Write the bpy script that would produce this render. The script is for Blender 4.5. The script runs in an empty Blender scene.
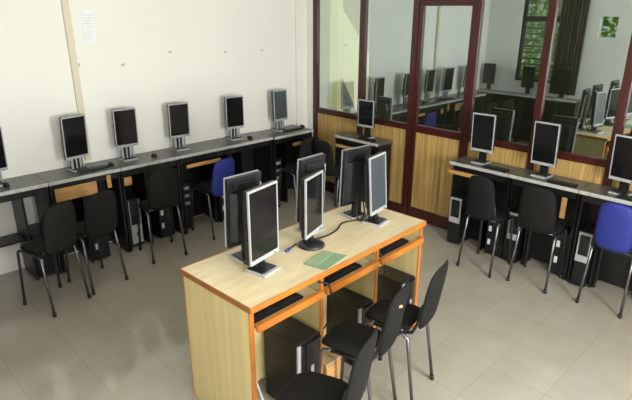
import bpy, bmesh, math, random
from mathutils import Vector, Matrix
random.seed(4)
S = bpy.context.scene
COL = S.collection
PI = math.pi
R = math.radians

# ------------------------------------------------------------------ materials
MAT = {}
def mat(name, col, rough=.5, metal=0., spec=.5, noise=None, bump=None, coat=0.):
    """noise = (scale xyz, amount): soft procedural tone variation; bump = (scale, strength)"""
    m = bpy.data.materials.new(name); m.use_nodes = True
    nt = m.node_tree; b = nt.nodes['Principled BSDF']
    b.inputs['Base Color'].default_value = (*col, 1)
    b.inputs['Roughness'].default_value = rough
    b.inputs['Metallic'].default_value = metal
    b.inputs['Specular IOR Level'].default_value = spec
    if coat:
        b.inputs['Coat Weight'].default_value = coat; b.inputs['Coat Roughness'].default_value = .08
    tc = nt.nodes.new('ShaderNodeTexCoord')
    if noise:
        sc, amt = noise
        mp = nt.nodes.new('ShaderNodeMapping'); mp.inputs['Scale'].default_value = sc
        nz = nt.nodes.new('ShaderNodeTexNoise'); nz.inputs['Scale'].default_value = 1; nz.inputs['Detail'].default_value = 5
        cr = nt.nodes.new('ShaderNodeValToRGB')
        lo = tuple(c * (1 - amt) for c in col); hi = tuple(min(1, c * (1 + amt)) for c in col)
        cr.color_ramp.elements[0].color = (*lo, 1); cr.color_ramp.elements[0].position = .3
        cr.color_ramp.elements[1].color = (*hi, 1); cr.color_ramp.elements[1].position = .7
        L = nt.links.new
        L(tc.outputs['Object'], mp.inputs['Vector']); L(mp.outputs['Vector'], nz.inputs['Vector'])
        L(nz.outputs['Fac'], cr.inputs['Fac']); L(cr.outputs['Color'], b.inputs['Base Color'])
    if bump:
        nz2 = nt.nodes.new('ShaderNodeTexNoise'); nz2.inputs['Scale'].default_value = bump[0]
        bp = nt.nodes.new('ShaderNodeBump'); bp.inputs['Strength'].default_value = bump[1]; bp.inputs['Distance'].default_value = .002
        nt.links.new(tc.outputs['Object'], nz2.inputs['Vector'])
        nt.links.new(nz2.outputs['Fac'], bp.inputs['Height']); nt.links.new(bp.outputs['Normal'], b.inputs['Normal'])
    MAT[name] = m
    return m

mat('wall_paint', (.80, .795, .725), .6, noise=((.8, .8, .8), .03))
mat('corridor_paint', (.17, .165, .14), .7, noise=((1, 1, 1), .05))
mat('ceiling_paint', (.82, .81, .76), .8, noise=((1, 1, 1), .02))
mat('trunking', (.66, .60, .45), .5, noise=((3, 3, 1), .05))
mat('maroon', (.052, .0105, .008), .3, noise=((30, 30, 2), .25))
mat('bamboo', (.44, .285, .095), .4, noise=((90, 90, 1.2), .42))
mat('table_beech', (.66, .555, .345), .32, noise=((6, 26, 6), .10))
mat('panel_beech', (.56, .46, .225), .4, noise=((26, 26, 1.2), .10))
mat('orange_edge', (.50, .165, .025), .3, noise=((9, 9, 9), .15))
mat('brown_edge', (.27, .10, .025), .3, noise=((9, 9, 9), .2))
mat('desk_grey', (.09, .0885, .079), .28, noise=((22, 22, 22), .35))
mat('desk_lip', (.46, .46, .43), .35, noise=((20, 4, 4), .15))
mat('black_board', (.0065, .0063, .006), .42, noise=((20, 20, 4), .3))
mat('tan_board', (.50, .27, .10), .45, noise=((4, 40, 40), .25))
mat('black_fabric', (.0065, .0064, .0058), .8, spec=.25, noise=((60, 60, 60), .3), bump=(240, .25))
mat('brown_fabric', (.009, .008, .006), .8, spec=.25, noise=((60, 60, 60), .3), bump=(240, .25))
mat('blue_fabric', (.013, .022, .20), .65, noise=((60, 60, 60), .2), bump=(240, .25))
mat('chair_tube', (.014, .014, .014), .35, metal=.3, noise=((5, 5, 5), .1))
mat('steel_tube', (.16, .16, .165), .3, metal=.9, noise=((5, 5, 5), .1))
mat('black_plastic', (.0065, .0065, .007), .42, noise=((30, 30, 30), .2))
mat('dark_plastic', (.014, .0155, .018), .35, noise=((30, 30, 30), .2))
mat('grey_plastic', (.055, .058, .062), .4, noise=((30, 30, 30), .15))
mat('dull_silver', (.30, .31, .31), .3, noise=((14, 14, 14), .08))
mat('silver_plastic', (.39, .40, .405), .35, noise=((14, 14, 14), .05))
mat('screen_painted_reflection', (.055, .068, .078), .35, noise=((2, 2, 2), .1))  # pale reflection on two screens, painted into the base colour
mat('screen', (.008, .008, .009), .12, noise=((2, 2, 2), .1), spec=.5)
mat('white_paper', (.80, .82, .84), .7, noise=((40, 40, 9), .05))
mat('white_label', (.75, .76, .78), .5, noise=((60, 60, 60), .1))
mat('green_card', (.20, .30, .18), .5, noise=((9, 9, 9), .12))
mat('pale_green_card', (.27, .36, .21), .5, noise=((9, 9, 9), .1))
mat('cable_black', (.012, .012, .012), .4, noise=((20, 20, 20), .2))
mat('plug_blue', (.03, .05, .22), .4, noise=((20, 20, 20), .2))
mat('cable_white', (.62, .62, .60), .4, noise=((20, 20, 20), .1))
mat('fixing', (.56, .54, .46), .5, noise=((20, 20, 20), .2))
mat('cardboard', (.42, .29, .15), .8, noise=((10, 10, 10), .2))
mat('yellow_paint', (.26, .25, .10), .7, noise=((2, 2, 2), .08))
mat('pale_yellow_paint', (.74, .72, .42), .7, noise=((2, 2, 2), .06))
mat('outdoor_ground', (.30, .28, .23), .9, noise=((2, 2, 2), .2))
mat('leaf', (.20, .34, .07), .5, noise=((8, 8, 8), .5))
mat('louvre', (.10, .15, .07), .5, noise=((9, 9, 9), .1))
mat('curtain', (.14, .105, .075), .8, noise=((14, 14, 1.5), .5))
mat('dark_frame', (.02, .022, .02), .4, noise=((9, 9, 9), .2))
mat('rusty_wood', (.36, .15, .045), .5, noise=((9, 9, 9), .2))

def leaf_mat():
    m = MAT['leaf']; nt = m.node_tree; b = nt.nodes['Principled BSDF']; out = nt.nodes['Material Output']
    tr = nt.nodes.new('ShaderNodeBsdfTranslucent'); tr.inputs['Color'].default_value = (.50, .72, .14, 1)
    mx = nt.nodes.new('ShaderNodeMixShader'); mx.inputs[0].default_value = .55
    nt.links.new(b.outputs[0], mx.inputs[1]); nt.links.new(tr.outputs[0], mx.inputs[2]); nt.links.new(mx.outputs[0], out.inputs['Surface'])
leaf_mat()
def floor_mat():
    m = bpy.data.materials.new('floor_tile'); m.use_nodes = True
    nt = m.node_tree; b = nt.nodes['Principled BSDF']; N = nt.nodes.new; L = nt.links.new
    tc = N('ShaderNodeTexCoord'); mp = N('ShaderNodeMapping')
    mp.inputs['Location'].default_value = (2.90, 2.90, 0)
    br = N('ShaderNodeTexBrick'); br.offset = 0; br.squash = 1
    br.inputs['Scale'].default_value = 1; br.inputs['Brick Width'].default_value = .335; br.inputs['Row Height'].default_value = .325
    br.inputs['Mortar Size'].default_value = .0022; br.inputs['Mortar Smooth'].default_value = .3
    br.inputs['Color1'].default_value = (.37, .337, .272, 1); br.inputs['Color2'].default_value = (.385, .352, .284, 1)
    br.inputs['Mortar'].default_value = (.30, .27, .21, 1)
    nz = N('ShaderNodeTexNoise'); nz.inputs['Scale'].default_value = 5; nz.inputs['Detail'].default_value = 6
    mx = N('ShaderNodeMix'); mx.data_type = 'RGBA'; mx.blend_type = 'MULTIPLY'; mx.inputs[0].default_value = .35
    cr = N('ShaderNodeValToRGB'); cr.color_ramp.elements[0].color = (.72, .72, .72, 1); cr.color_ramp.elements[1].color = (1, 1, 1, 1)
    cr.color_ramp.elements[0].position = .3; cr.color_ramp.elements[1].position = .7
    L(tc.outputs['Object'], mp.inputs['Vector']); L(mp.outputs['Vector'], br.inputs['Vector'])
    L(tc.outputs['Object'], nz.inputs['Vector']); L(nz.outputs['Fac'], cr.inputs['Fac'])
    L(br.outputs['Color'], mx.inputs[6]); L(cr.outputs['Color'], mx.inputs[7]); L(mx.outputs[2], b.inputs['Base Color'])
    b.inputs['Roughness'].default_value = .09; b.inputs['Specular IOR Level'].default_value = .7
    MAT['floor_tile'] = m
floor_mat()

def glass_mat():
    m = bpy.data.materials.new('tinted_glass'); m.use_nodes = True
    nt = m.node_tree; nt.nodes.clear(); N = nt.nodes.new; L = nt.links.new
    out = N('ShaderNodeOutputMaterial'); mx = N('ShaderNodeMixShader'); mx.inputs[0].default_value = .56
    tr = N('ShaderNodeBsdfTransparent'); tr.inputs['Color'].default_value = (.60, .65, .52, 1)
    gl = N('ShaderNodeBsdfGlossy'); gl.inputs['Roughness'].default_value = .015; gl.inputs['Color'].default_value = (.86, .98, .98, 1)
    ge = N('ShaderNodeNewGeometry'); inner = N('ShaderNodeBsdfTransparent'); m2 = N('ShaderNodeMixShader')   # only the outer face is coated
    L(tr.outputs[0], mx.inputs[1]); L(gl.outputs[0], mx.inputs[2])
    L(ge.outputs['Backfacing'], m2.inputs[0]); L(mx.outputs[0], m2.inputs[1]); L(inner.outputs[0], m2.inputs[2]); L(m2.outputs[0], out.inputs['Surface'])
    MAT['tinted_glass'] = m
    m = bpy.data.materials.new('clear_glass'); m.use_nodes = True
    nt = m.node_tree; nt.nodes.clear(); N = nt.nodes.new; L = nt.links.new
    out = N('ShaderNodeOutputMaterial'); mx = N('ShaderNodeMixShader'); mx.inputs[0].default_value = .06
    tr = N('ShaderNodeBsdfTransparent'); tr.inputs['Color'].default_value = (.9, .93, .9, 1)
    gl = N('ShaderNodeBsdfGlossy'); gl.inputs['Roughness'].default_value = .03
    L(tr.outputs[0], mx.inputs[1]); L(gl.outputs[0], mx.inputs[2]); L(mx.outputs[0], out.inputs['Surface'])
    MAT['clear_glass'] = m
    m = bpy.data.materials.new('added_tube_emitter'); m.use_nodes = True  # glow of the added ceiling fill tubes
    b = m.node_tree.nodes['Principled BSDF']; b.inputs['Emission Color'].default_value = (1, .98, .92, 1); b.inputs['Emission Strength'].default_value = 3
    MAT['added_tube_emitter'] = m
glass_mat()

# ------------------------------------------------------------------ mesh building
class MB:
    def __init__(s): s.bm = bmesh.new()
    def box(s, x0, x1, y0, y1, z0, z1, bev=0., M=None):
        vs = [s.bm.verts.new(v) for v in ((x0,y0,z0),(x1,y0,z0),(x1,y1,z0),(x0,y1,z0),(x0,y0,z1),(x1,y0,z1),(x1,y1,z1),(x0,y1,z1))]
        fs = [s.bm.faces.new([vs[i] for i in f]) for f in ((3,2,1,0),(4,5,6,7),(0,1,5,4),(1,2,6,5),(2,3,7,6),(3,0,4,7))]
        if bev:
            es = list({e for f in fs for e in f.edges})
            r = bmesh.ops.bevel(s.bm, geom=es, offset=bev, segments=2, affect='EDGES', profile=.6)
            vs = list({v for f in r['faces'] for v in f.verts} | {v for v in vs if v.is_valid})
        if M is not None: bmesh.ops.transform(s.bm, matrix=M, verts=[v for v in vs if v.is_valid])
        return s
    def tube(s, pts, r, n=8, cap=True):
        pts = [Vector(p) for p in pts]; rings = []
        up = None
        for i, p in enumerate(pts):
            t = (pts[min(i+1, len(pts)-1)] - pts[max(i-1, 0)]).normalized()
            if up is None:
                up = Vector((0,0,1)) if abs(t.z) < .9 else Vector((1,0,0))
            a = (up - t * up.dot(t)).normalized(); b = t.cross(a); up = a
            rr = r[i] if isinstance(r, (list, tuple)) else r
            rings.append([s.bm.verts.new(p + rr*(a*math.cos(2*PI*k/n) + b*math.sin(2*PI*k/n))) for k in range(n)])
        for A, B in zip(rings, rings[1:]):
            for k in range(n):
                f = s.bm.faces.new((A[k], A[(k+1)%n], B[(k+1)%n], B[k])); f.smooth = True
        if cap:
            s.bm.faces.new(rings[0][::-1]); s.bm.faces.new(rings[-1])
        return s
    def lathe(s, prof, n=20, c=(0,0), sx=1., sy=1.):
        rings = [[s.bm.verts.new((c[0]+sx*r*math.cos(2*PI*k/n), c[1]+sy*r*math.sin(2*PI*k/n), z)) for k in range(n)] for r, z in prof]
        for A, B in zip(rings, rings[1:]):
            for k in range(n):
                f = s.bm.faces.new((A[k], A[(k+1)%n], B[(k+1)%n], B[k])); f.smooth = True
        s.bm.faces.new(rings[0][::-1]); s.bm.faces.new(rings[-1])
        return s
    def prism(s, outline, z0, z1, M=None):
        a = [s.bm.verts.new((x, y, z0)) for x, y in outline]; b = [s.bm.verts.new((x, y, z1)) for x, y in outline]
        s.bm.faces.new(a[::-1]); s.bm.faces.new(b); n = len(a)
        for i in range(n): s.bm.faces.new((a[i], a[(i+1)%n], b[(i+1)%n], b[i]))
        if M is not None: bmesh.ops.transform(s.bm, matrix=M, verts=a+b)
        return s
    def frame(s, x0, x1, z0, z1, bx, bzb, bzt, y0, y1):
        """rectangular ring in the xz plane, depth y0..y1"""
        s.box(x0, x0+bx, y0, y1, z0, z1); s.box(x1-bx, x1, y0, y1, z0, z1)
        s.box(x0+bx, x1-bx, y0, y1, z0, z0+bzb); s.box(x0+bx, x1-bx, y0, y1, z1-bzt, z1)
        return s
    def pad(s, fn, nu=10, nv=10):
        """closed cushion: fn(u, v, side) for u, v in -1..1 and side +1 / -1 gives a point"""
        g = {}
        for sd in (1, -1):
            for i in range(nu+1):
                for j in range(nv+1):
                    edge = i in (0, nu) or j in (0, nv)
                    if sd == -1 and edge: g[sd,i,j] = g[1,i,j]; continue
                    g[sd,i,j] = s.bm.verts.new(fn(2*i/nu-1, 2*j/nv-1, 0 if edge else sd))
            for i in range(nu):
                for j in range(nv):
                    q = [g[sd,i,j], g[sd,i+1,j], g[sd,i+1,j+1], g[sd,i,j+1]]
                    f = s.bm.faces.new(q if sd == 1 else q[::-1]); f.smooth = True
        return s
    def mesh(s, name):
        bmesh.ops.recalc_face_normals(s.bm, faces=s.bm.faces)
        me = bpy.data.meshes.new(name); s.bm.to_mesh(me); s.bm.free(); return me

def obj(name, mb, m, parent=None, label=None):
    me = mb if isinstance(mb, bpy.types.Mesh) else mb.mesh(name)
    if not me.materials: me.materials.append(MAT[m])
    o = bpy.data.objects.new(name, me); COL.objects.link(o)
    if parent: o.parent = parent
    if label: o['label'] = label
    return o
def thing(name, label, cat, loc=(0,0,0), rz=0., group=None):
    o = bpy.data.objects.new(name, None); COL.objects.link(o)
    o.empty_display_size = .1; o.location = loc; o.rotation_euler = (0, 0, rz)
    o['label'] = label; o['category'] = cat
    if group: o['group'] = group
    return o
def tag(o, label, cat, group=None):
    o['label'] = label; o['category'] = cat
    if group: o['group'] = group
    return o
def struct(name, mb, m, label=None, cat=None):
    o = obj(name, mb, m); o['kind'] = 'structure'
    if label: o['label'] = label
    if cat: o['category'] = cat
    return o
def spart(name, mb, m, parent, label=None):
    return obj(name, mb, m, parent, label)
CACHE = {}
def cached(key, fn):
    if key not in CACHE: CACHE[key] = fn().mesh(key)
    return CACHE[key]

# ------------------------------------------------------------------ the room shell
CEIL = 2.62
XL, XB, YJ, YB = -3.9, -4.9, -2.45, -5.5        # jog wall, rear-left wall, jog line, back wall
struct('floor', MB().box(XB, 1.3, YB, .12, -.1, 0), 'floor_tile', 'beige polished floor tiles', 'floor')
struct('ceiling', MB().box(XB, 1.3, YB-.1, .12, CEIL, CEIL+.1), 'ceiling_paint', 'off-white flat ceiling', 'ceiling')
struct('wall_left', MB().box(XL-.12, .0, 0, .12, 0, CEIL), 'wall_paint', 'cream painted wall behind the long row of computers', 'wall')
struct('trim_1', MB().box(-.15, 0, -.022, 0, 0, CEIL), 'wall_paint', 'shallow cream pilaster in the corner beside the glass partition', 'trim')
struct('wall_end', MB().box(0, .06, -.12, .12, 0, CEIL), 'wall_paint', 'narrow cream wall end where the glass partition starts', 'wall')
def wall_holes_x(name, x0, x1, ya, yb, holes, label):
    """wall in the yz plane with rectangular holes (y0, y1, z0, z1), sorted along y"""
    m = MB(); y = ya
    for (h0, h1, z0, z1) in holes:
        m.box(x0, x1, y, h0, 0, CEIL); m.box(x0, x1, h0, h1, 0, z0); m.box(x0, x1, h0, h1, z1, CEIL); y = h1
    m.box(x0, x1, y, yb, 0, CEIL)
    return struct(name, m, 'wall_paint', label, 'wall')
def wall_holes_y(name, y0, y1, xa, xb, holes, label):
    m = MB(); x = xa
    for (h0, h1, z0, z1) in holes:
        m.box(x, h0, y0, y1, 0, CEIL); m.box(h0, h1, y0, y1, 0, z0); m.box(h0, h1, y0, y1, z1, CEIL); x = h1
    m.box(x, xb, y0, y1, 0, CEIL)
    return struct(name, m, 'wall_paint', label, 'wall')
WOPP = (-1.36, -.53, .93, 2.25)
VENT = (-1.87, -1.63, 1.60, 1.88)
wall_holes_x('wall_opposite', XL-.12, XL, YJ, 0, [VENT, WOPP], 'cream wall opposite the glass partition, seen reflected')
struct('wall_jog', MB().box(XB, XL-.12, YJ, YJ+.12, 0, CEIL), 'wall_paint', 'cream return wall', 'wall')
struct('wall_rear', MB().box(XB-.12, XB, YB, YJ+.12, 0, CEIL), 'wall_paint', 'cream wall', 'wall')
BW = [(-4.4, -3.7, .85, 2.1), (-2.75, -1.85, .85, 2.1)]
wall_holes_y('wall_back', YB-.12, YB, XB-.12, 1.3, BW, 'cream wall with two windows')
nwin = 1
for (a, b, z0, z1) in BW:
    m = MB()
    m.frame(a, b, z0, z1, .05, .05, .05, YB-.09, YB-.03); m.box((a+b)/2-.02, (a+b)/2+.02, YB-.09, YB-.03, z0+.05, z1-.05)
    w = struct('window_%d' % nwin, m, 'dark_frame', 'dark framed window in the back wall', 'window'); nwin += 1
    obj('pane', MB().box(a+.05, b-.05, YB-.062, YB-.058, z0+.05, z1-.05), 'clear_glass', w)

# --- window and vent of the opposite wall (seen mirrored in the partition)
y0, y1, z0, z1 = WOPP
m = MB()
for a, b, c, d in ((y0, y0+.04, z0, z1), (y1-.04, y1, z0, z1), (y0, y1, z0, z0+.04), (y0, y1, z1-.04, z1), (-.92, -.89, z0, z1), (y0, y1, 1.80, 1.87), (-1.16, -1.13, z0, z1)):
    m.box(XL-.09, XL-.03, a, b, c, d)
w = struct('window_%d' % nwin, m, 'dark_frame', 'dark framed window with green foliage outside, mirrored in the partition glass', 'window'); nwin += 1
obj('pane', MB().box(XL-.062, XL-.058, y0+.04, y1-.04, z0+.04, z1-.04), 'clear_glass', w)
m = MB()
for k in range(10): m.box(XL-.08, XL-.068, y0+.04, y1-.04, z0+.06+.088*k, z0+.082+.088*k)
obj('louvres', m, 'louvre', w)
m = MB(); y0, y1, z0, z1 = VENT
for a, b, c, d in ((y0, y0+.006, z0, z1), (y1-.006, y1, z0, z1), (y0, y1, z0, z0+.006), (y0, y1, z1-.006, z1)):
    m.box(XL-.13, XL+.001, a, b, c, d)
struct('window_%d' % nwin, m, 'wall_paint', 'small opening with bright foliage behind, mirrored in the partition glass', 'window'); nwin += 1

# --- maroon framed glass partition at x = 0
TH = .05
def post(name, ya, yb, z0, z1, label):
    return struct(name, MB().box(0, TH, ya, yb, z0, z1, .004), 'maroon', label, 'partition frame')
tn = 2
posts = [(-.184, -.12, 'maroon partition post beside the cream wall'), (-.846, -.776, 'maroon partition post behind the single desk'),
         (-1.462, -1.398, 'maroon partition post left of the glazed door'), (-2.062, -2.006, 'maroon partition post right of the glazed door'),
         (-2.655, -2.597, 'maroon partition post behind the second right-hand monitor'), (-3.238, -3.176, 'rightmost maroon partition post'),
         (-3.86, -3.80, 'maroon partition post'), (-4.48, -4.42, 'maroon partition post'), (-5.1, -5.04, 'maroon partition post'), (YB, YB+.06, 'maroon partition post')]
for a, b, l in posts:
    post('trim_%d' % tn, a, b, 0, CEIL, l); tn += 1
gaps = [(posts[i+1][1], posts[i][0]) for i in range(len(posts)-1)]
glab = ['next to the cream wall', 'left of the glazed door', None, 'right of the glazed door', 'behind the second and third right-hand monitors', 'at the right edge', None, None, None]
for i, (a, b) in enumerate(gaps):
    if i == 2: continue
    l = glab[i] or 'further along'
    struct('trim_%d' % tn, MB().box(.003, TH-.003, a, b, .878, .936, .003), 'maroon', 'maroon sill rail under the glass pane ' + l, 'partition frame'); tn += 1
    struct('trim_%d' % tn, MB().box(.003, TH-.003, a, b, 0, .12, .003), 'maroon', 'maroon bottom rail of the partition bay ' + l, 'partition frame'); tn += 1
    struct('trim_%d' % tn, MB().box(.003, TH-.003, a, b, CEIL-.08, CEIL), 'maroon', 'maroon top rail of the partition bay ' + l, 'partition frame'); tn += 1
    struct('wall_partition', MB().box(.014, .036, a, b, .12, .878), 'bamboo', 'yellow-brown bamboo panel of the partition bay ' + l, 'partition panel')
    struct('window_%d' % nwin, MB().box(.022, .027, a, b, .936, CEIL-.08), 'tinted_glass', 'tinted reflecting glass pane of the partition ' + l, 'glass pane'); nwin += 1
# the door bay
da, db = gaps[2]
struct('trim_%d' % tn, MB().box(.0, TH, da, db, 2.02, 2.07), 'maroon', 'maroon head rail above the glazed door', 'partition frame'); tn += 1
struct('trim_%d' % tn, MB().box(.003, TH-.003, da, db, CEIL-.08, CEIL), 'maroon', 'maroon top rail above the glazed door', 'partition frame'); tn += 1
struct('window_%d' % nwin, MB().box(.022, .027, da, db, 2.07, CEIL-.08), 'tinted_glass', 'glass pane above the door', 'glass pane'); nwin += 1
d = struct('door_1', MB().box(.004, .044, db-.045, db-.004, .006, 2.016, .003).box(.004, .044, da+.004, da+.03, .006, 2.016, .003)
           .box(.004, .044, da+.03, db-.045, 1.985, 2.016, .002).box(.004, .044, da+.03, db-.045, .872, .94, .002).box(.004, .044, da+.03, db-.045, .006, .125, .002),
           'maroon', 'maroon framed half-glazed door in the partition', 'door')
obj('door_panel', MB().box(.014, .034, da+.03, db-.045, .125, .872), 'bamboo', d, 'yellow-brown bamboo lower panel')
obj('door_glass', MB().box(.022, .027, da+.03, db-.045, .94, 1.985), 'tinted_glass', d, 'tinted reflecting glass')

# --- beyond the partition: a corridor, open to a yellow building with a stair
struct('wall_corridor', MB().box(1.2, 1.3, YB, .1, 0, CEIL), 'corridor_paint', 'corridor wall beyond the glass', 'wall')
struct('ground', MB().box(XB-6, 9, -9, 9, -.2, -.1), 'outdoor_ground', 'bare ground outside', 'ground')
struct('wall_building', MB().box(.6, 6, 2.6, 2.8, -.1, 4.5), 'yellow_paint', 'yellow building wall outside beyond the glass', 'wall')
t = thing('outdoor_stair', 'pale yellow outdoor stair parapet seen through the leftmost partition glass', 'staircase', (2.0, 1.55, -.1))
m = MB()
m.prism([(.20, 1.05), (.20, 2.05), (.95, 1.25), (.95, .4), (.6, .4)], -.06, .06, Matrix(((1,0,0,0),(0,0,1,0),(0,1,0,0),(0,0,0,1))))
obj('parapet', m, 'pale_yellow_paint', t)
obj('pillar', MB().box(.06, .17, -.08, .08, 0, 2.2), 'pale_yellow_paint', t)
m = MB()
for zz in (.45, .62, .79, .95): m.tube([(.17, 0, zz), (1.0, 0, zz-.12)], .014)
obj('railing', m, 'steel_tube', t)
m = MB()
for k in range(7): m.box(.2+.12*k, .33+.12*k, .06, .8, 0, .95-.13*k)
obj('flight', m, 'outdoor_ground', t)

# --- foliage outside the opposite wall
m = MB(); rnd = random.Random(3)
for i in range(5200):
    p = Vector((rnd.uniform(-4.84, -4.4), rnd.uniform(-2.2, -.05), rnd.uniform(-.05, 2.52)))
    a = Vector((rnd.gauss(0,1), rnd.gauss(0,1), rnd.gauss(0,.6))).normalized()*.06; b = a.orthogonal().normalized()*.03
    vs = [m.bm.verts.new(p+q) for q in (-a, b, a, -b)]; m.bm.faces.new(vs)
o = obj('hedge', m, 'leaf'); tag(o, 'green leafy hedge outside the window, seen mirrored in the glass', 'hedge'); o['kind'] = 'stuff'

# --- curtain in front of that window
def curtain():
    m = MB(); n = 60; rows = []
    for z in (.80, 1.4, 2.0, 2.32):
        rows.append([m.bm.verts.new((XL+.05+.022*math.sin(k*.9)+.006*math.sin(k*2.3+z), -1.49+.38*k/n, z)) for k in range(n+1)])
    for A, B in zip(rows, rows[1:]):
        for k in range(n): m.bm.faces.new((A[k], A[k+1], B[k+1], B[k])).smooth = True
    r = bmesh.ops.solidify(m.bm, geom=m.bm.faces[:], thickness=.004)
    return m
t = thing('curtain', 'brown patterned curtain drawn beside the window, mirrored in the glass', 'curtain', (0,0,0))
obj('drape', curtain(), 'curtain', t)
obj('rod', MB().tube([(XL+.05, -1.55, 2.33), (XL+.05, -.4, 2.33)], .01), 'dark_frame', t)

# --- wall fittings on the left wall
t = thing('cable_trunking', 'vertical beige cable trunking on the cream wall above the left monitors', 'cable trunking', (-2.475, 0, .78))
obj('channel', MB().box(-.026, .026, -.022, 0, 0, CEIL-.79, .003), 'trunking', t)
obj('cover', MB().box(-.019, .019, -.026, -.022, 0, CEIL-.79, .001), 'trunking', t)
t = thing('wall_notice', 'white paper notice taped high on the cream wall', 'notice', (-2.315, -.001, 1.71))
obj('sheet', MB().box(-.045, .045, -.003, 0, 0, .235), 'white_paper', t)
m = MB()
for k in range(9):
    m.box(-.035, -.035+.05+.02*((k*7)%3)/2, -.0036, -.003, .03+.021*k, .033+.021*k)
obj('print_lines', m, 'fixing', t)
for x, z, l in ((-2.44, 1.54, 'small beige hook on the cream wall just right of the trunking'), (-2.076, 1.516, 'small beige hook on the cream wall above the third monitor from left'),
                (-1.633, 1.598, 'small beige hook on the cream wall above the fourth monitor from left'), (-1.051, 1.569, 'small beige hook on the cream wall above the fifth monitor from left'),
                (-.599, 1.567, 'small beige hook on the cream wall nearest the corner')):
    t = thing('wall_hook', l, 'hook', (x, 0, z), 0, 'small hooks on the cream wall')
    obj('plate', MB().box(-.014, .014, -.006, 0, -.012, .012, .002), 'fixing', t)
    obj('peg', MB().tube([(0, -.006, 0), (0, -.016, -.002), (0, -.02, .006)], .003, 6), 'fixing', t)

for y, z, l in ((-.37, 1.06, 'white switch plate between the first two reflected monitors'), (-2.0, 1.05, 'white switch plate at the right of the reflected wall')):
    t = thing('switch_plate', l, 'switch', (XL, y, z))
    obj('plate', MB().box(0, .008, -.045, .045, -.028, .028, .003), 'white_label', t)
    obj('rocker', MB().box(.008, .012, -.02, -.004, -.012, .012).box(.008, .012, .004, .02, -.012, .012), 'white_label', t)

# ------------------------------------------------------------------ prototypes
def monitor(label, loc, rz, w=.19, zb=.10, zt=.415, tilt=0., group=None, base='slab', bezel='silver_plastic', back='black_plastic', name='monitor', scr='screen'):
    """front faces local -y; zb/zt = lower and upper edge of the panel above the surface"""
    t = thing(name, label, 'monitor', loc, rz, group)
    h = zt - zb; k = (round(w, 3), round(h, 3))
    T = Matrix.Translation((0, 0, zb)) @ Matrix.Rotation(-tilt, 4, 'X')
    def place(o): o.matrix_local = T; return o
    bx, bb, bt = .0062, .021, .010
    place(obj('bezel', cached('bezel%s%s%s' % (*k, bezel), lambda: MB().frame(-w/2, w/2, 0, h, bx, bb, bt, -.012, -.002)), bezel, t))
    s = place(obj('screen', cached(scr + '%s%s' % k, lambda: MB().box(-w/2+bx, w/2-bx, -.009, -.003, bb, h-bt)), scr, t, 'screen with a pale bluish-grey reflection painted in' if scr != 'screen' else None))
    def shell():
        m = MB().box(-w/2+.001, w/2-.001, -.002, .02, .001, h-.001, .002)
        m.prism([(-w/2+.012, .02), (w/2-.012, .02), (w/2-.035, .05), (-w/2+.035, .05)], h*.10, h*.80)
        m.box(-w/2+.03, w/2-.03, .02, .034, h*.83, h*.93, .003)
        return m
    bk = place(obj('back_shell', cached('shell%s%s' % k, shell), back, t, 'dark plastic back'))
    def slots():
        m = MB()
        for q in range(6): m.box(-w*.2+.0, w*.2, .0335, .036, h*.845+q*h*.013, h*.845+q*h*.013+.0016)
        return m
    b2 = obj('vent', cached('slots%s%s' % k, slots), 'black_plastic', bk)
    b3 = obj('side_trim', cached('strim%s%s' % k, lambda: MB().prism([(-w/2+.010, .0195), (-w/2+.016, .0195), (-w/2+.022, .036), (-w/2+.016, .036)], h*.12, h*.86)), 'silver_plastic' if back == 'dark_plastic' else 'grey_plastic', bk)
    place(obj('power_button', cached('pbtn%s%s' % k, lambda: MB().box(w/2-.04, w/2-.03, -.0145, -.011, .006, .012)), 'grey_plastic', t))
    # stand
    kz = round(zb, 3)
    obj('neck', cached('neck%s%s' % (kz, base), lambda: MB().box(-.032, .032, .022, .045, .008, zb+.06, .004).box(-.018, .018, .004, .024, .008, zb*.7, .003)), 'black_plastic', t)
    if base == 'round':
        obj('base', cached('base_round', lambda: MB().lathe([(.072, 0), (.074, .008), (.062, .018), (.03, .024)], 24, (0, .01), 1., 1.)), 'dark_plastic', t, 'round black base')
    else:
        b = obj('base', cached('base_slab%s' % base, lambda: MB().box(-.062, .062, -.055, .07, 0, .013, .004)), 'silver_plastic', t, 'silver base')
        obj('base_pad', cached('base_pad%s' % base, lambda: MB().box(-.052, .052, -.036, .062, .013, .019, .003)), 'dark_plastic', b)
        if base == 'ribbed':
            m = MB()
            obj('neck_rib', cached('neck_rib%s' % kz, lambda: MB().box(-.05, -.036, .002, .016, .012, zb+.01).box(-.016, -.006, -.004, .004, .012, zb+.005).box(.014, .024, -.004, .004, .012, zb+.005).box(.04, .05, .002, .016, .012, zb+.01)), 'silver_plastic', t, 'silver stand ribs')
    return t

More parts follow.
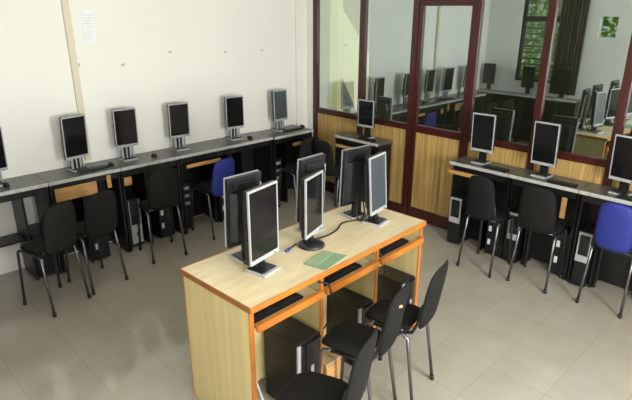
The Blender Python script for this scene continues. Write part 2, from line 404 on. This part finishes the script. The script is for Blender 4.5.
def chair(label, loc, rz, fab='black_fabric', group=None, tube='chair_tube', seat_fab=None, bw=.125, back_mark=False, dz=0.):
    """sits facing local +y"""
    t = thing('chair', label, 'chair', loc, rz, group)
    def seat():
        def f(u, v, s):
            # rounded square outline
            k = 1/ (max(abs(u), abs(v), 1e-6)) * (abs(u)**4 + abs(v)**4)**.25 if (u or v) else 1
            k = max(k, 1)
            x, y = u/k*.130, v/k*.135
            d = 1 - max(abs(u), abs(v))**6
            return (x*(1-.06*v), y + .01, .438 + s*(.024 if s > 0 else .016)*d - .012*max(0, v)**3)
        return MB().pad(f, 14, 14)
    obj('seat', cached('chair_seat'+(seat_fab or fab), seat), seat_fab or fab, t)
    def back():
        def f(u, v, s):
            k = max((abs(u)**5 + abs(v)**5)**.2 / max(abs(u), abs(v), 1e-6), 1) if (u or v) else 1
            a, b = u/k, v/k
            x = a*bw*(1.02 - .07*b); z = .620 + b*.168
            d = 1 - max(abs(u), abs(v))**8
            y = -.172 - (z-.48)*.16 - .018*(1 - a*a) + s*.014*d
            return (x, y, z + .012*(1-a*a)*(1 if b > 0 else -.6)*abs(b))
        return MB().pad(f, 16, 16)
    bk = obj('backrest', cached('chair_back%s%.3f' % (fab, bw), back), fab, t)
    bk.location = (0, 0, dz)
    if back_mark:
        obj('torn_patch', cached('tear', lambda: MB().box(-.022, .022, -.003, .003, -.012, .004, .002)), 'cardboard', bk, 'torn tan patch').matrix_local = Matrix.Translation((-.03, -.236, .71)) @ Matrix.Rotation(R(25), 4, 'Y') @ Matrix.Rotation(R(-15), 4, 'X')
    W = .128
    for s in (-1, 1):
        n = 'L' if s < 0 else 'R'
        o = obj('leg', cached('fleg%s' % n, lambda: MB().tube([(s*(W+.012), .135, .012), (s*W, .115, .40), (s*W, .10, .418), (s*W, .06, .424)], .0095)), tube, t)
        obj('foot_cap', cached('fcap%s' % n, lambda: MB().tube([(s*(W+.0126), .136, 0), (s*(W+.0115), .134, .028)], .0125)), 'black_plastic', o)
        o = obj('leg', cached('rleg%s' % n, lambda: MB().tube([(s*(W+.012), -.185, .012), (s*W, -.128, .40), (s*W, -.10, .418), (s*W, -.06, .424)], .0095)), tube, t)
        obj('foot_cap', cached('rcap%s' % n, lambda: MB().tube([(s*(W+.0126), -.1866, 0), (s*(W+.0115), -.1825, .028)], .0125)), 'black_plastic', o)
        obj('back_upright', cached('upr%s' % n, lambda: MB().tube([(s*W, .08, .424), (s*W, -.09, .424), (s*W, -.150, .445), (s*(W-.010), -.172, .50), (s*(W-.022), -.188, .60)], .0085)), 'chair_tube', t)
    obj('seat_rail', cached('srail', lambda: MB().tube([(-W, .06, .418), (W, .06, .418)], .008).tube([(-W, -.08, .418), (W, -.08, .418)], .008)), tube, t)
    return t

def tower(label, loc, rz, w=.12, d=.27, h=.42, style='frame', group=None):
    """front faces local -y, front plane at y = 0"""
    t = thing('computer_tower', label, 'computer', loc, rz, group)
    k = '%.3f%.3f%.3f' % (w, d, h)
    obj('case', cached('case'+k, lambda: MB().box(-w/2, w/2, .012, d, .012, h, .004)), 'black_plastic', t)
    obj('foot', cached('tfoot'+k, lambda: MB().box(-w/2+.006, w/2-.006, .03, .05, 0, .0125).box(-w/2+.006, w/2-.006, d-.05, d-.03, 0, .0125)), 'black_plastic', t)
    f = obj('front_panel', cached('tfront'+k, lambda: MB().box(-w/2, w/2, 0, .013, .012, h, .004)), 'black_plastic', t)
    def pp(name, key, mb, m, label=None): return obj(name, cached(key+k, mb), m, f, label)
    x = w/2
    if style == 'frame':       # silver frame round the drive bays
        pp('drive_frame', 'tfr', lambda: MB().frame(-x+.004, x-.004, h*.47, h*.985, .010, .05, .018, -.006, .002), 'silver_plastic', 'silver frame around the drive bays')
        pp('drive_bay', 'tbay', lambda: MB().box(-x+.018, x-.018, -.002, .002, h*.78, h*.90).box(-x+.018, x-.018, -.002, .002, h*.64, h*.76), 'dark_plastic')
    elif style == 'lower':     # silver lower door, silver side lines above
        pp('lower_panel', 'tlow', lambda: MB().box(-x+.004, x-.004, -.007, .001, h*.08, h*.47, .002), 'silver_plastic', 'silver lower front panel')
        pp('side_line', 'tln', lambda: MB().box(-x+.003, -x+.010, -.005, .001, h*.47, h*.97).box(x-.010, x-.003, -.005, .001, h*.47, h*.97), 'silver_plastic')
        pp('drive_bay', 'tbay2', lambda: MB().box(-x+.016, x-.016, -.002, .002, h*.80, h*.92).box(-x+.016, x-.016, -.002, .002, h*.64, h*.76), 'dark_plastic')
        pp('emblem', 'temb', lambda: MB().box(-.006, .006, -.009, -.006, h*.24, h*.31), 'dark_plastic')
    elif style == 'stickers':
        pp('sticker', 'tst', lambda: MB().box(-x+.018, -x+.044, -.002, .001, h*.66, h*.80), 'white_label', 'white sticker')
        pp('sticker', 'tst2', lambda: MB().box(-x+.018, -x+.042, -.002, .001, h*.30, h*.44), 'white_label', 'white sticker')
        pp('drive_bay', 'tbay3', lambda: MB().box(-x+.012, x-.012, -.003, .002, h*.84, h*.94), 'dark_plastic')
    elif style == 'bars':
        pp('drive_bay', 'tbr', lambda: MB().box(-x+.012, x-.012, -.004, .001, h*.86, h*.92).box(-x+.012, x-.012, -.004, .001, h*.70, h*.76).box(-x+.012, x-.012, -.004, .001, h*.54, h*.60), 'dull_silver', 'silver drive fronts')
        pp('side_line', 'tln2', lambda: MB().box(-x+.003, -x+.010, -.005, .001, h*.47, h*.97).box(x-.010, x-.003, -.005, .001, h*.47, h*.97), 'grey_plastic')
    else:                      # 'edge': silver left edge, glossy curved front
        pp('edge_strip', 'ted', lambda: MB().box(-x-.001, -x+.022, -.006, .005, h*.04, h*.985, .002), 'dull_silver', 'silver edge strip')
        def curved():
            m = MB(); a = []
            n = 8
            out = [(-x+.022 + (w-.024)*i/n, -.006 - .012*math.sin(PI*i/n)) for i in range(n+1)] + [(x-.002, .004), (-x+.022, .004)]
            return m.prism(out, h*.06, h*.97)
        pp('glossy_front', 'tgl', curved, 'screen')
        pp('emblem', 'tem2', lambda: MB().prism([(-.012, -.018), (.022, -.018), (.022, -.0165), (-.012, -.0165)], h*.40, h*.47).prism([(-.002, -.0185), (.018, -.0185), (.018, -.0165), (-.002, -.0165)], h*.52, h*.66), 'dull_silver')
    pp('power_button', 'tpb', lambda: MB().box(x-.026, x-.014, -.004, .001, h*.5, h*.53), 'grey_plastic')
    return t

def keyboard(label, loc, rz, w=.25, d=.085, group=None):
    t = thing('keyboard', label, 'keyboard', loc, rz, group)
    k = '%.3f%.3f' % (w, d)
    obj('body', cached('kbody'+k, lambda: MB().box(-w/2, w/2, -d/2, d/2, 0, .012, .003)), 'black_plastic', t)
    def keys():
        m = MB(); nx = 17; ny = 5
        for i in range(nx):
            for j in range(ny):
                if j == 0 and 4 <= i <= 8: continue
                cx = -w/2 + w*(i+.5)/nx*.97 + w*.015; cy = -d/2 + .008 + (d-.016)*(j+.5)/ny
                m.box(cx-w/nx*.40, cx+w/nx*.40, cy-(d-.016)/ny*.38, cy+(d-.016)/ny*.38, .011, .0165)
        m.box(-w/2+w*4/nx+.004, -w/2+w*9/nx, -d/2+.009, -d/2+.009+(d-.016)/ny*.76, .011, .0165)
        return m
    obj('key_block', cached('kkeys'+k, keys), 'dark_plastic', t)
    return t
def mouse(label, loc, rz=0., group=None):
    t = thing('mouse', label, 'mouse', loc, rz, group)
    def f(u, v, s):
        k = max(math.hypot(u, v)/max(abs(u), abs(v), 1e-6), 1)
        a, b = u/k, v/k; q = math.sqrt(max(0, 1-a*a-b*b))
        return (a*.021, b*.034, .003 + (s > 0)*.026*q**.8*(1-.15*b))
    obj('shell', cached('mshell', lambda: MB().pad(f, 10, 10)), 'black_plastic', t)
    obj('wheel', cached('mwheel', lambda: MB().tube([(-.003, .018, .0235), (.003, .018, .0235)], .005, 10)), 'grey_plastic', t)
    return t

def desk(label, loc, rz, w, d, div=.62, tray=None, tall=.75, group=None, apron=True, back=True, shelf=False, tanedge=None, recess=.012):
    """front faces local -y; origin at the floor, middle of the wall side; body from y = -d to 0"""
    t = thing('computer_desk', label, 'desk', loc, rz, group)
    k = '%.3f%.3f%.3f' % (w, d, tall)
    tp = obj('desk_top', cached('dtop'+k, lambda: MB().box(-w/2, w/2, -d, 0, tall-.024, tall)), 'desk_grey', t, 'grey laminate top')
    obj('edge_band', cached('dlip'+k, lambda: MB().box(-w/2+.001, w/2-.001, -d-.006, -d, tall-.026, tall+.0005, .002)), 'desk_lip', tp, 'pale edge band')
    for s in (-1, 1):
        a = s*(w/2-.004); b = s*(w/2-.022)
        obj('side_panel', cached('dside%d' % s + k, lambda: MB().box(min(a,b), max(a,b), -d+recess, -.01, 0, tall-.024)), 'black_board', t)
    xd = -w/2 + w*div
    zt = tray[3]-.012 if tray and tray[0] < div < tray[1] else tall-.024
    obj('divider', cached('ddiv%.2f%.3f' % (div, zt) + k, lambda: MB().box(xd-.008, xd+.008, -d+recess+.018, -.02, 0, zt)), 'black_board', t)
    if apron:
        obj('apron', cached('dapr'+k, lambda: MB().box(-w/2+.022, w/2-.022, -d+.028, -d+.036, tall-.085, tall-.024)), 'black_board', t)
    if back:
        obj('back_panel', cached('dback'+k, lambda: MB().box(-w/2+.022, w/2-.022, -.018, -.008, .02, tall-.024)), 'black_board', t)
    if shelf:
        obj('shelf', cached('dshelf'+k, lambda: MB().box(-w/2+.022, xd-.008, -d*.62, -.02, .30, .315)), 'black_board', t)
    if tray:
        a, b, pull, z, tk = tray
        tr = obj('keyboard_tray', MB().box(-w/2+a*w, -w/2+b*w, -d-pull+.012, -.03-pull, z, z+.012), 'black_board', t)
        obj('tray_lip', MB().box(-w/2+a*w, -w/2+b*w, -d-pull, -d-pull+.012, z-.008, z-.008+tk, .002), 'tan_board', tr, 'tan wooden tray edge')
    if tanedge:
        a, b, za, zb = tanedge
        obj('divider_edge', MB().box(-w/2+a*w, -w/2+b*w, -d+.022, -d+.028, za, zb), 'tan_board', t, 'bare tan board')
    return t

def cable(name, label, pts, r=.004, m='cable_black', cat='cable'):
    # Catmull-Rom through the points
    P = [Vector(p) for p in pts]; P = [P[0]*2-P[1]] + P + [P[-1]*2-P[-2]]; out = []
    for i in range(1, len(P)-2):
        for q in range(8):
            u = q/8; a, b, c, d = P[i-1:i+3]
            out.append(.5*((2*b) + (c-a)*u + (2*a-5*b+4*c-d)*u*u + (3*b-a-3*c+d)*u**3))
    out.append(P[-2])
    return tag(obj(name, MB().tube(out, r, 7), m), label, cat)

# ------------------------------------------------------------------ left row (wall_left)
DL = .325
seams = [-3.445, -2.905, -2.352, -1.812, -1.275, -.757, -.215]
dl = [dict(label='leftmost grey-topped computer desk along the cream wall, cut by the photo edge', div=.66, back=False, shelf=True),
      dict(label='grey-topped desk along the cream wall below the beige trunking', div=.44, tray=(.05, .62, .02, .60, .10), shelf=True, tanedge=(.80, .86, .60, .705)),
      dict(label='third grey-topped desk from left, under the tower with silver lower panel', div=.40, tanedge=(.05, .17, .585, .655)),
      dict(label='grey-topped desk along the cream wall with a pulled-out tan tray, left of the blue chair', div=.76, tray=(.06, .72, .05, .645, .032)),
      dict(label='grey-topped desk along the cream wall behind the blue chair', div=.30),
      dict(label='grey-topped desk at the right end of the cream wall row', div=.34, tray=(.42, .80, .03, .63, .035))]
for (a, b), q in zip(zip(seams, seams[1:]), dl):
    q = dict(q); l = q.pop('label')
    desk(l, ((a+b)/2, -.004 if b < -.22 else -.026, 0), 0, b-a-.003, DL, group='desks along the cream wall', **q)
Z = .75
LM = [('leftmost silver monitor, cut by the photo edge, on the cream wall row', -3.196, -.148, 10, .190, .853, 1.175, -4),
      ('silver monitor standing directly below the beige trunking', -2.61, -.150, 9, .193, .848, 1.184, -4),
      ('third silver monitor from left on the cream wall row', -2.184, -.135, -3.2, .189, .865, 1.185, -3),
      ('fourth silver monitor from left on the cream wall row, left of the blue chair', -1.685, -.137, -6.5, .186, .866, 1.173, -3),
      ('fifth silver monitor from left, above and right of the blue chair', -1.082, -.148, -8, .188, .858, 1.169, -1),
      ('silver monitor with pale reflection painted on its screen nearest the room corner', -.498, -.152, 4.5, .189, .856, 1.169, 2.7)]
for l, x, y, rz, w, zb, zt, tl in LM:
    monitor(l, (x, y, Z), R(rz), w, zb-Z, zt-Z, R(tl), 'silver monitors along the cream wall', 'ribbed', scr='screen_painted_reflection' if x > -.6 else 'screen')
for l, x, y, rz in (('black keyboard in front of the monitor below the trunking', -2.53, -.225, 4), ('black keyboard in front of the monitor nearest the room corner', -.40, -.225, 2)):
    keyboard(l, (x, y, Z), R(rz), .24, .075)
for l, x, y in (('black mouse near the left end of the cream wall row', -3.15, -.20), ('black mouse beside the keyboard below the trunking', -2.372, -.20), ('black mouse between the third and fourth monitors from left', -1.985, -.20),
                ('black mouse right of the fifth monitor from left', -.965, -.225), ('black mouse at the corner end of the cream wall row', -.235, -.20)):
    mouse(l, (x, y, Z), R(10), 'mice on the cream wall row')
tower('dark computer tower under the leftmost desk, white sticker low on its front', (-3.005, -.29, 0), 0, .13, .26, .36, 'stickers', 'towers under the cream wall row')
tower('black computer tower behind the second chair from left on the cream wall row', (-2.58, -.30, 0), 0, .13, .26, .36, 'stickers', 'towers under the cream wall row')
tower('computer tower with silver lower front panel between two dark chairs', (-2.245, -.255, 0), 0, .105, .22, .44, 'lower', 'towers under the cream wall row')
tower('black tower behind the dark chair right of the silver-fronted tower', (-1.96, -.26, 0), 0, .14, .22, .34, 'stickers', 'towers under the cream wall row')
tower('black tower with three silver bars left of the blue chair', (-1.735, -.235, 0), 0, .10, .20, .46, 'bars', 'towers under the cream wall row')
tower('black tower behind the blue chair of the cream wall row', (-1.345, -.28, 0), 0, .088, .25, .36, 'stickers', 'towers under the cream wall row')
tower('tower with grey drive fronts under the desk nearest the room corner', (-.66, -.27, .0), 0, .11, .24, .50, 'bars', 'towers under the cream wall row')
chair('leftmost dark chair of the cream wall row, turned slightly left', (-3.10, -.695, 0), R(17), 'brown_fabric', 'dark chairs along the cream wall', 'steel_tube', dz=-.02)
chair('dark chair in front of the desk below the trunking', (-2.765, -.60, 0), R(10), 'brown_fabric', 'dark chairs along the cream wall', dz=-.035)
chair('dark chair facing the wall right of the silver-fronted tower', (-2.15, -.49, 0), R(-8), 'brown_fabric', 'dark chairs along the cream wall', 'steel_tube')
chair('chair with blue backrest at the cream wall row', (-1.565, -.40, 0), R(4), 'blue_fabric', None, seat_fab='black_fabric', dz=-.06)
chair('dark chair near the corner facing the cream wall', (-.60, -.51, 0), R(-6), 'black_fabric', 'dark chairs along the cream wall')

# ------------------------------------------------------------------ single desk and right row (partition)
desk('single grey-topped black desk standing left of the glazed door', (-.004, -.965, 0), R(-90), .575, .225, div=.60, tray=(.08, .52, .03, .645, .03))
monitor('silver monitor alone on the desk left of the glazed door', (-.120, -1.0, Z), R(-86), .187, .112, .376, 0., None, 'slab')
keyboard('black keyboard in front of the lone monitor left of the door', (-.185, -1.07, Z), R(-90), .20, .06)
chair('black chair at the single desk, mostly behind the centre table monitors', (-.415, -.90, 0), R(-88), 'black_fabric')
DR = .243
rs = [-2.048, -2.578, -3.109, -3.64]
rd = [dict(label='grey-topped desk at the left end of the partition row with tan tray edge', div=.60, tray=(.03, .56, .035, .665, .032)),
      dict(label='middle grey-topped desk of the partition row', div=.324, tanedge=(.79, .86, .50, .66)),
      dict(label='grey-topped desk of the partition row behind the right blue chair', div=.31)]
for (a, b), q in zip(zip(rs, rs[1:]), rd):
    q = dict(q); l = q.pop('label')
    desk(l, (-.004, (a+b)/2, 0), R(-90), a-b-.003, DR, group='desks along the partition', recess=.062, **q)
for l, x, y, rz, w, zb, zt, tl in (('silver monitor at the left end of the partition row', -.12, -2.263, -86.8, .191, .852, 1.166, -3),
        ('silver monitor in the middle of the partition row', -.122, -2.78, -92.1, .188, .844, 1.172, -4),
        ('silver monitor at the right edge of the photo', -.131, -3.343, -100, .19, .845, 1.162, -4)):
    monitor(l, (x, y, Z), R(rz), w, zb-Z, zt-Z, R(tl), 'silver monitors along the partition', 'slab')
for l, x, y in (('black keyboard beside the first monitor of the partition row', -.19, -2.44), ('black keyboard under the monitor at the right photo edge', -.20, -3.45), ('black keyboard right of the middle partition row monitor', -.195, -2.97)):
    keyboard(l, (x, y, Z), R(-90), .20, .07, group='keyboards on the partition row')
tower('black tower with silver drive frame at the left end of the partition row', (-.225, -2.135, 0), R(-90), .112, .21, .44, 'frame', 'towers under the partition row')
tower('black tower with white stickers behind the leftmost partition row chair', (-.20, -2.49, 0), R(-90), .12, .185, .33, 'stickers', 'towers under the partition row')
tower('black tower with silver drive frame left of the middle partition row chair', (-.208, -2.662, 0), R(-90), .102, .21, .44, 'frame', 'towers under the partition row')
tower('black tower with two white stickers right of the middle partition row chair', (-.165, -3.03, 0), R(-90), .115, .145, .37, 'stickers', 'towers under the partition row')
tower('black tower with silver drive frame left of the right blue chair', (-.225, -3.205, 0), R(-90), .10, .21, .445, 'frame', 'towers under the partition row')
chair('leftmost black chair of the partition row', (-.37, -2.535, 0), R(-90), 'black_fabric', 'chairs along the partition', bw=.112)
chair('black chair in the middle of the partition row', (-.31, -2.93, 0), R(-87), 'black_fabric', 'chairs along the partition', bw=.128)
chair('chair with blue backrest at the right edge, facing the partition', (-.265, -3.435, 0), R(-90), 'blue_fabric', 'chairs along the partition', 'steel_tube', 'black_fabric', .115)

# ------------------------------------------------------------------ opposite counter, seen only in the glass
for i, (y, l) in enumerate(((-.28, 'dark desk nearest the corner in the reflected row'), (-.80, 'dark desk below the reflected green window'), (-1.32, 'dark desk below the reflected curtain'))):
    desk(l, (XL+.008, y, 0), R(90), .515, .20, group='desks mirrored in the partition glass')
for y, rz, l in ((-.16, 88, 'black monitor nearest the corner in the reflected row'), (-.80, 92, 'black monitor in front of the reflected green window'), (-1.33, 84, 'black monitor in front of the reflected curtain')):
    monitor(l, (XL+(.155 if y < -1.2 else .11), y, Z), R(rz), .19, .10, .415, 0, 'monitors mirrored in the partition glass', 'slab', 'dark_plastic')

# ------------------------------------------------------------------ centre table
TX, TY, TR_, TL, TW, TZ = -2.904, -2.751, .0404, 1.373, .535, .754
t = thing('computer_table', 'long beech computer table with orange edges in the middle of the room', 'table', (TX, TY, 0), TR_)
tp = obj('tabletop', MB().box(.004, TL-.004, .004, TW-.004, TZ-.026, TZ), 'table_beech', t)
obj('front_edge', MB().box(0, TL, -.004, .004, TZ-.028, TZ+.0006, .002), 'orange_edge', tp, 'orange edge band')
obj('end_edge', MB().box(-.002, .004, .004, TW, TZ-.028, TZ+.0006, .001), 'brown_edge', tp, 'dark brown edge band')
obj('far_edge', MB().box(.004, TL, TW-.004, TW+.002, TZ-.028, TZ+.0006, .001), 'orange_edge', tp)
obj('end_edge', MB().box(TL-.004, TL+.002, .004, TW-.004, TZ-.028, TZ+.0006, .001), 'orange_edge', tp)
bays = [.016, .016+.451, .016+.902, TL-.016]
for i, x in enumerate(bays):
    a = .012 if i in (0, 3) else .010
    pn = obj('end_panel' if i in (0, 3) else 'divider_panel', MB().box(x-a, x+a, .022, TW-.022, 0, TZ-.026), 'panel_beech', t)
    obj('panel_edge', MB().box(x-a-.0008, x+a+.0008, .014, .022, 0, TZ-.027, .001), 'orange_edge', pn, 'orange edge band')
    obj('panel_edge', MB().box(x-a-.0008, x+a+.0008, TW-.022, TW-.014, 0, TZ-.027, .001), 'orange_edge', pn, 'orange edge band')
obj('centre_panel', MB().box(bays[0]+.012, bays[3]-.012, TW/2-.008, TW/2+.008, .10, TZ-.026), 'panel_beech', t)
for i in range(3):
    a, b = bays[i]+.013, bays[i+1]-.013
    if i == 0: a += .004
    tr = obj('keyboard_tray', MB().box(a, b, .012, .20, .628, .638), 'table_beech', t)
    obj('tray_edge', MB().box(a, b, -.012, .012, .621, .657, .003), 'orange_edge', tr, 'orange tray front')
    tr = obj('keyboard_tray', MB().box(a, b, TW-.20, TW-.012, .628, .638), 'table_beech', t)
    obj('tray_edge', MB().box(a, b, TW-.012, TW+.002, .621, .657, .003), 'orange_edge', tr, 'orange tray front')
def tw(x, y, z):     # table local -> world
    c, s = math.cos(TR_), math.sin(TR_)
    return (TX + c*x - s*y, TY + s*x + c*y, z)
for i, l in enumerate(('black keyboard on the nearest tray of the centre table', 'black keyboard on the middle tray of the centre table', 'black keyboard on the farthest tray of the centre table')):
    keyboard(l, tw(bays[i]+.19, .085, .638), TR_, .31, .092, 'keyboards on the centre table trays')
F = [('largest silver monitor, nearest on the front side of the centre table', -2.642, -2.520, 12, .212, .823, 1.19, 0, 'slab'),
     ('middle front monitor with round black base on the centre table', -2.270, -2.477, 19, .193, .829, 1.156, 0, 'round'),
     ('silver monitor with bluish reflection painted on its screen at the far end of the centre table', -1.766, -2.508, 10, .183, .826, 1.171, 4, 'slab')]
for l, x, y, rz, w, zb, zt, tl, bs in F:
    monitor(l, (x, y, TZ), R(rz), w, zb-TZ, zt-TZ, R(tl), 'front monitors on the centre table', bs, scr='screen_painted_reflection' if x > -1.9 else 'screen')
for l, x, y, rz, w, zb, zt in (('black-backed monitor behind the nearest silver monitor on the centre table', -2.617, -2.325, 180, .206, .838, 1.202),
        ('black-backed monitor behind the round-based monitor on the centre table', -2.136, -2.306, 183, .196, .834, 1.197),
        ('black-backed monitor with silver side strip behind the bluish screen', -1.775, -2.319, 174, .210, .836, 1.185)):
    monitor(l, (x, y, TZ), R(rz), w, zb-TZ, zt-TZ, R(3), 'back-turned monitors on the centre table', 'slab', 'silver_plastic', 'dark_plastic')
for l, x, y, w, h in (('black computer tower with silver edge in the nearest bay of the centre table', .355, -.002, .165, .425), ('black computer tower in the middle bay of the centre table', .835, .02, .125, .405), ('black computer tower in the farthest bay of the centre table', 1.262, .02, .135, .39)):
    p = tw(x, y, 0); tower(l, p, TR_, w, .24, h, 'edge', 'towers in the centre table bays')
# green booklets
t = thing('green_folder', 'pale green folder lying on the centre table', 'folder', (-2.345, -2.640, TZ), R(3))
obj('cover', MB().prism([(-.111, .046), (.07, .075), (.115, -.055), (-.086, -.084)], 0, .003), 'green_card', t)
obj('sheet', MB().prism([(-.09, .046), (.066, .07), (.085, .01), (-.082, -.02)], .003, .005), 'pale_green_card', t, 'paler green upper sheet')
# cables
cable('monitor_cable', 'black cable running along the table top from the round base to the far monitors', [(-2.215, -2.43, TZ+.005), (-2.12, -2.44, TZ+.004), (-2.02, -2.42, TZ+.004), (-1.93, -2.375, TZ+.004), (-1.84, -2.40, TZ+.004), (-1.80, -2.46, TZ+.01)], .0055)
c = cable('video_cable', 'short black cable with blue plug beside the round-based monitor', [(-2.32, -2.40, TZ+.004), (-2.355, -2.415, TZ+.006), (-2.40, -2.43, TZ+.008)], .004)
obj('plug', MB().tube([(-2.40, -2.43, TZ+.0085), (-2.43, -2.44, TZ+.0085)], .009, 8), 'plug_blue', c, 'blue plug')
cable('looped_cable', 'looped black cables hanging behind the far back-turned monitor', [(-1.80, -2.375, .90), (-1.835, -2.40, .83), (-1.83, -2.41, .77), (-1.79, -2.41, TZ+.005), (-1.765, -2.405, .80), (-1.76, -2.38, .88)], .005)
cable('power_cable', 'black cable looping behind the nearest back-turned monitor', [(-2.64, -2.37, .86), (-2.66, -2.40, .80), (-2.67, -2.40, TZ+.006), (-2.64, -2.40, TZ+.006)], .004)
p = tw
cable('keyboard_cable', 'thin black cable hanging between the nearest and middle table bays', [p(.44, .02, .700), p(.475, -.015, .69), p(.50, -.02, .62), p(.515, -.012, .54), p(.52, .02, .44), p(.52, .10, .30)], .004)
cable('tray_cable', 'thin black cable hanging at the edge of the farthest table tray', [p(.88, .02, .700), p(.90, .03, .71), p(.935, .02, .695), p(.945, -.012, .62), p(.95, .0, .5), p(.95, .08, .36)], .004)
cable('floor_cable', 'pale cables bundled on the floor in the nearest table bay', [p(.06, .12, .45), p(.10, .10, .25), p(.13, .06, .08), p(.18, .05, .008), p(.26, -.02, .008)], .006, 'cable_white')
t = thing('cardboard_box', 'small brown box on the floor in the middle bay of the centre table', 'box', tw(.60, .04, 0), TR_)
obj('carton', MB().box(-.07, .07, 0, .16, 0, .15, .002), 'cardboard', t)
obj('flap', MB().box(-.07, .07, -.004, .0, .02, .13), 'tan_board', t)
# chairs at the centre table
chair('nearest black chair at the centre table, cut by the bottom edge', (-2.81, -3.05, 0), R(19), 'black_fabric', 'black chairs at the centre table', bw=.122)
chair('middle black chair at the centre table with torn tan spot on its back', (-2.395, -2.90, 0), R(16), 'black_fabric', 'black chairs at the centre table', bw=.122, back_mark=True)
chair('farthest black chair at the centre table', (-2.07, -2.90, 0), R(13), 'black_fabric', 'black chairs at the centre table', bw=.12)

# ------------------------------------------------------------------ light
def area(name, loc, rot, sx, sy, power, col=(1, 1, 1)):
    l = bpy.data.lights.new(name, 'AREA'); l.shape = 'RECTANGLE'; l.size = sx; l.size_y = sy; l.energy = power; l.color = col
    o = bpy.data.objects.new(name, l); COL.objects.link(o); o.location = loc; o.rotation_euler = rot
    return o
for i, (a, b, z0, z1) in enumerate(BW):      # daylight through the two back windows
    area('window_daylight', ((a+b)/2, YB-.01, (z0+z1)/2), (R(90), 0, 0), b-a-.1, z1-z0-.1, (46, 125)[i], (1, 1, 1))
tl = [(-2.9, -1.3, 0), (-3.4, -4.2, 0)]  # unseen ceiling tubes, added as fill light for the room
for i, (x, y, rz) in enumerate(tl):
    t = thing('added_fill_tube', 'unseen fluorescent tube added on the ceiling as fill light', 'lamp', (x, y, CEIL), 0, 'added ceiling fill tubes')
    obj('housing', cached('lhouse', lambda: MB().box(-.45, .45, -.03, .03, -.045, 0, .004)), 'white_label', t)
    obj('tube', cached('ltube', lambda: MB().tube([(-.43, 0, -.06), (.43, 0, -.06)], .013, 10)), 'added_tube_emitter', t)
    area('added_fill_glow', (x, y, CEIL-.085), (0, 0, 0), .86, .05, (3, 3)[i], (1, 1, .97))
area('corridor_daylight', (.6, -.0, 1.9), (R(-60), 0, 0), .9, .9, 1.0, (1, 1, .9))
w = bpy.data.worlds.new('sky'); S.world = w; w.use_nodes = True
nt = w.node_tree; bg = nt.nodes['Background']
tc = nt.nodes.new('ShaderNodeTexCoord'); sx = nt.nodes.new('ShaderNodeSeparateXYZ'); cr = nt.nodes.new('ShaderNodeValToRGB')
cr.color_ramp.elements[0].color = (.55, .60, .55, 1); cr.color_ramp.elements[1].color = (.75, .88, 1, 1)
nt.links.new(tc.outputs['Generated'], sx.inputs[0]); nt.links.new(sx.outputs['Z'], cr.inputs['Fac']); nt.links.new(cr.outputs['Color'], bg.inputs['Color'])
bg.inputs['Strength'].default_value = 1.0
sl = bpy.data.lights.new('sun', 'SUN'); sl.energy = 6.0; sl.angle = R(2); sl.color = (1, .95, .85)
so = bpy.data.objects.new('sun', sl); COL.objects.link(so)
so.rotation_euler = Vector((.45, .55, -1.0)).to_track_quat('-Z', 'Y').to_euler()

# ------------------------------------------------------------------ camera
cam = bpy.data.cameras.new('camera'); co = bpy.data.objects.new('camera', cam); COL.objects.link(co)
yaw, pitch, roll, fpx = R(45.69), R(19.899), R(.148), 526.1
Fw = Vector((math.cos(yaw)*math.cos(pitch), math.sin(yaw)*math.cos(pitch), -math.sin(pitch)))
Rt = Vector((math.sin(yaw), -math.cos(yaw), 0)); Up = Rt.cross(Fw)
R2 = math.cos(roll)*Rt + math.sin(roll)*Up; U2 = -math.sin(roll)*Rt + math.cos(roll)*Up
M = Matrix((R2, U2, -Fw)).transposed().to_4x4(); M.translation = (-4.065, -4.339, 1.953)
co.matrix_world = M
cam.sensor_fit = 'HORIZONTAL'; cam.sensor_width = 36; cam.lens = 36*fpx/632; cam.clip_start = .02
S.camera = co
S.view_settings.view_transform = 'Standard'; S.view_settings.look = 'None'
S.view_settings.gamma = 1; S.view_settings.use_curve_mapping = False
S.view_settings.exposure = 0.14
S.cycles.use_denoising = True
S.cycles.max_bounces = 10; S.cycles.transparent_max_bounces = 12
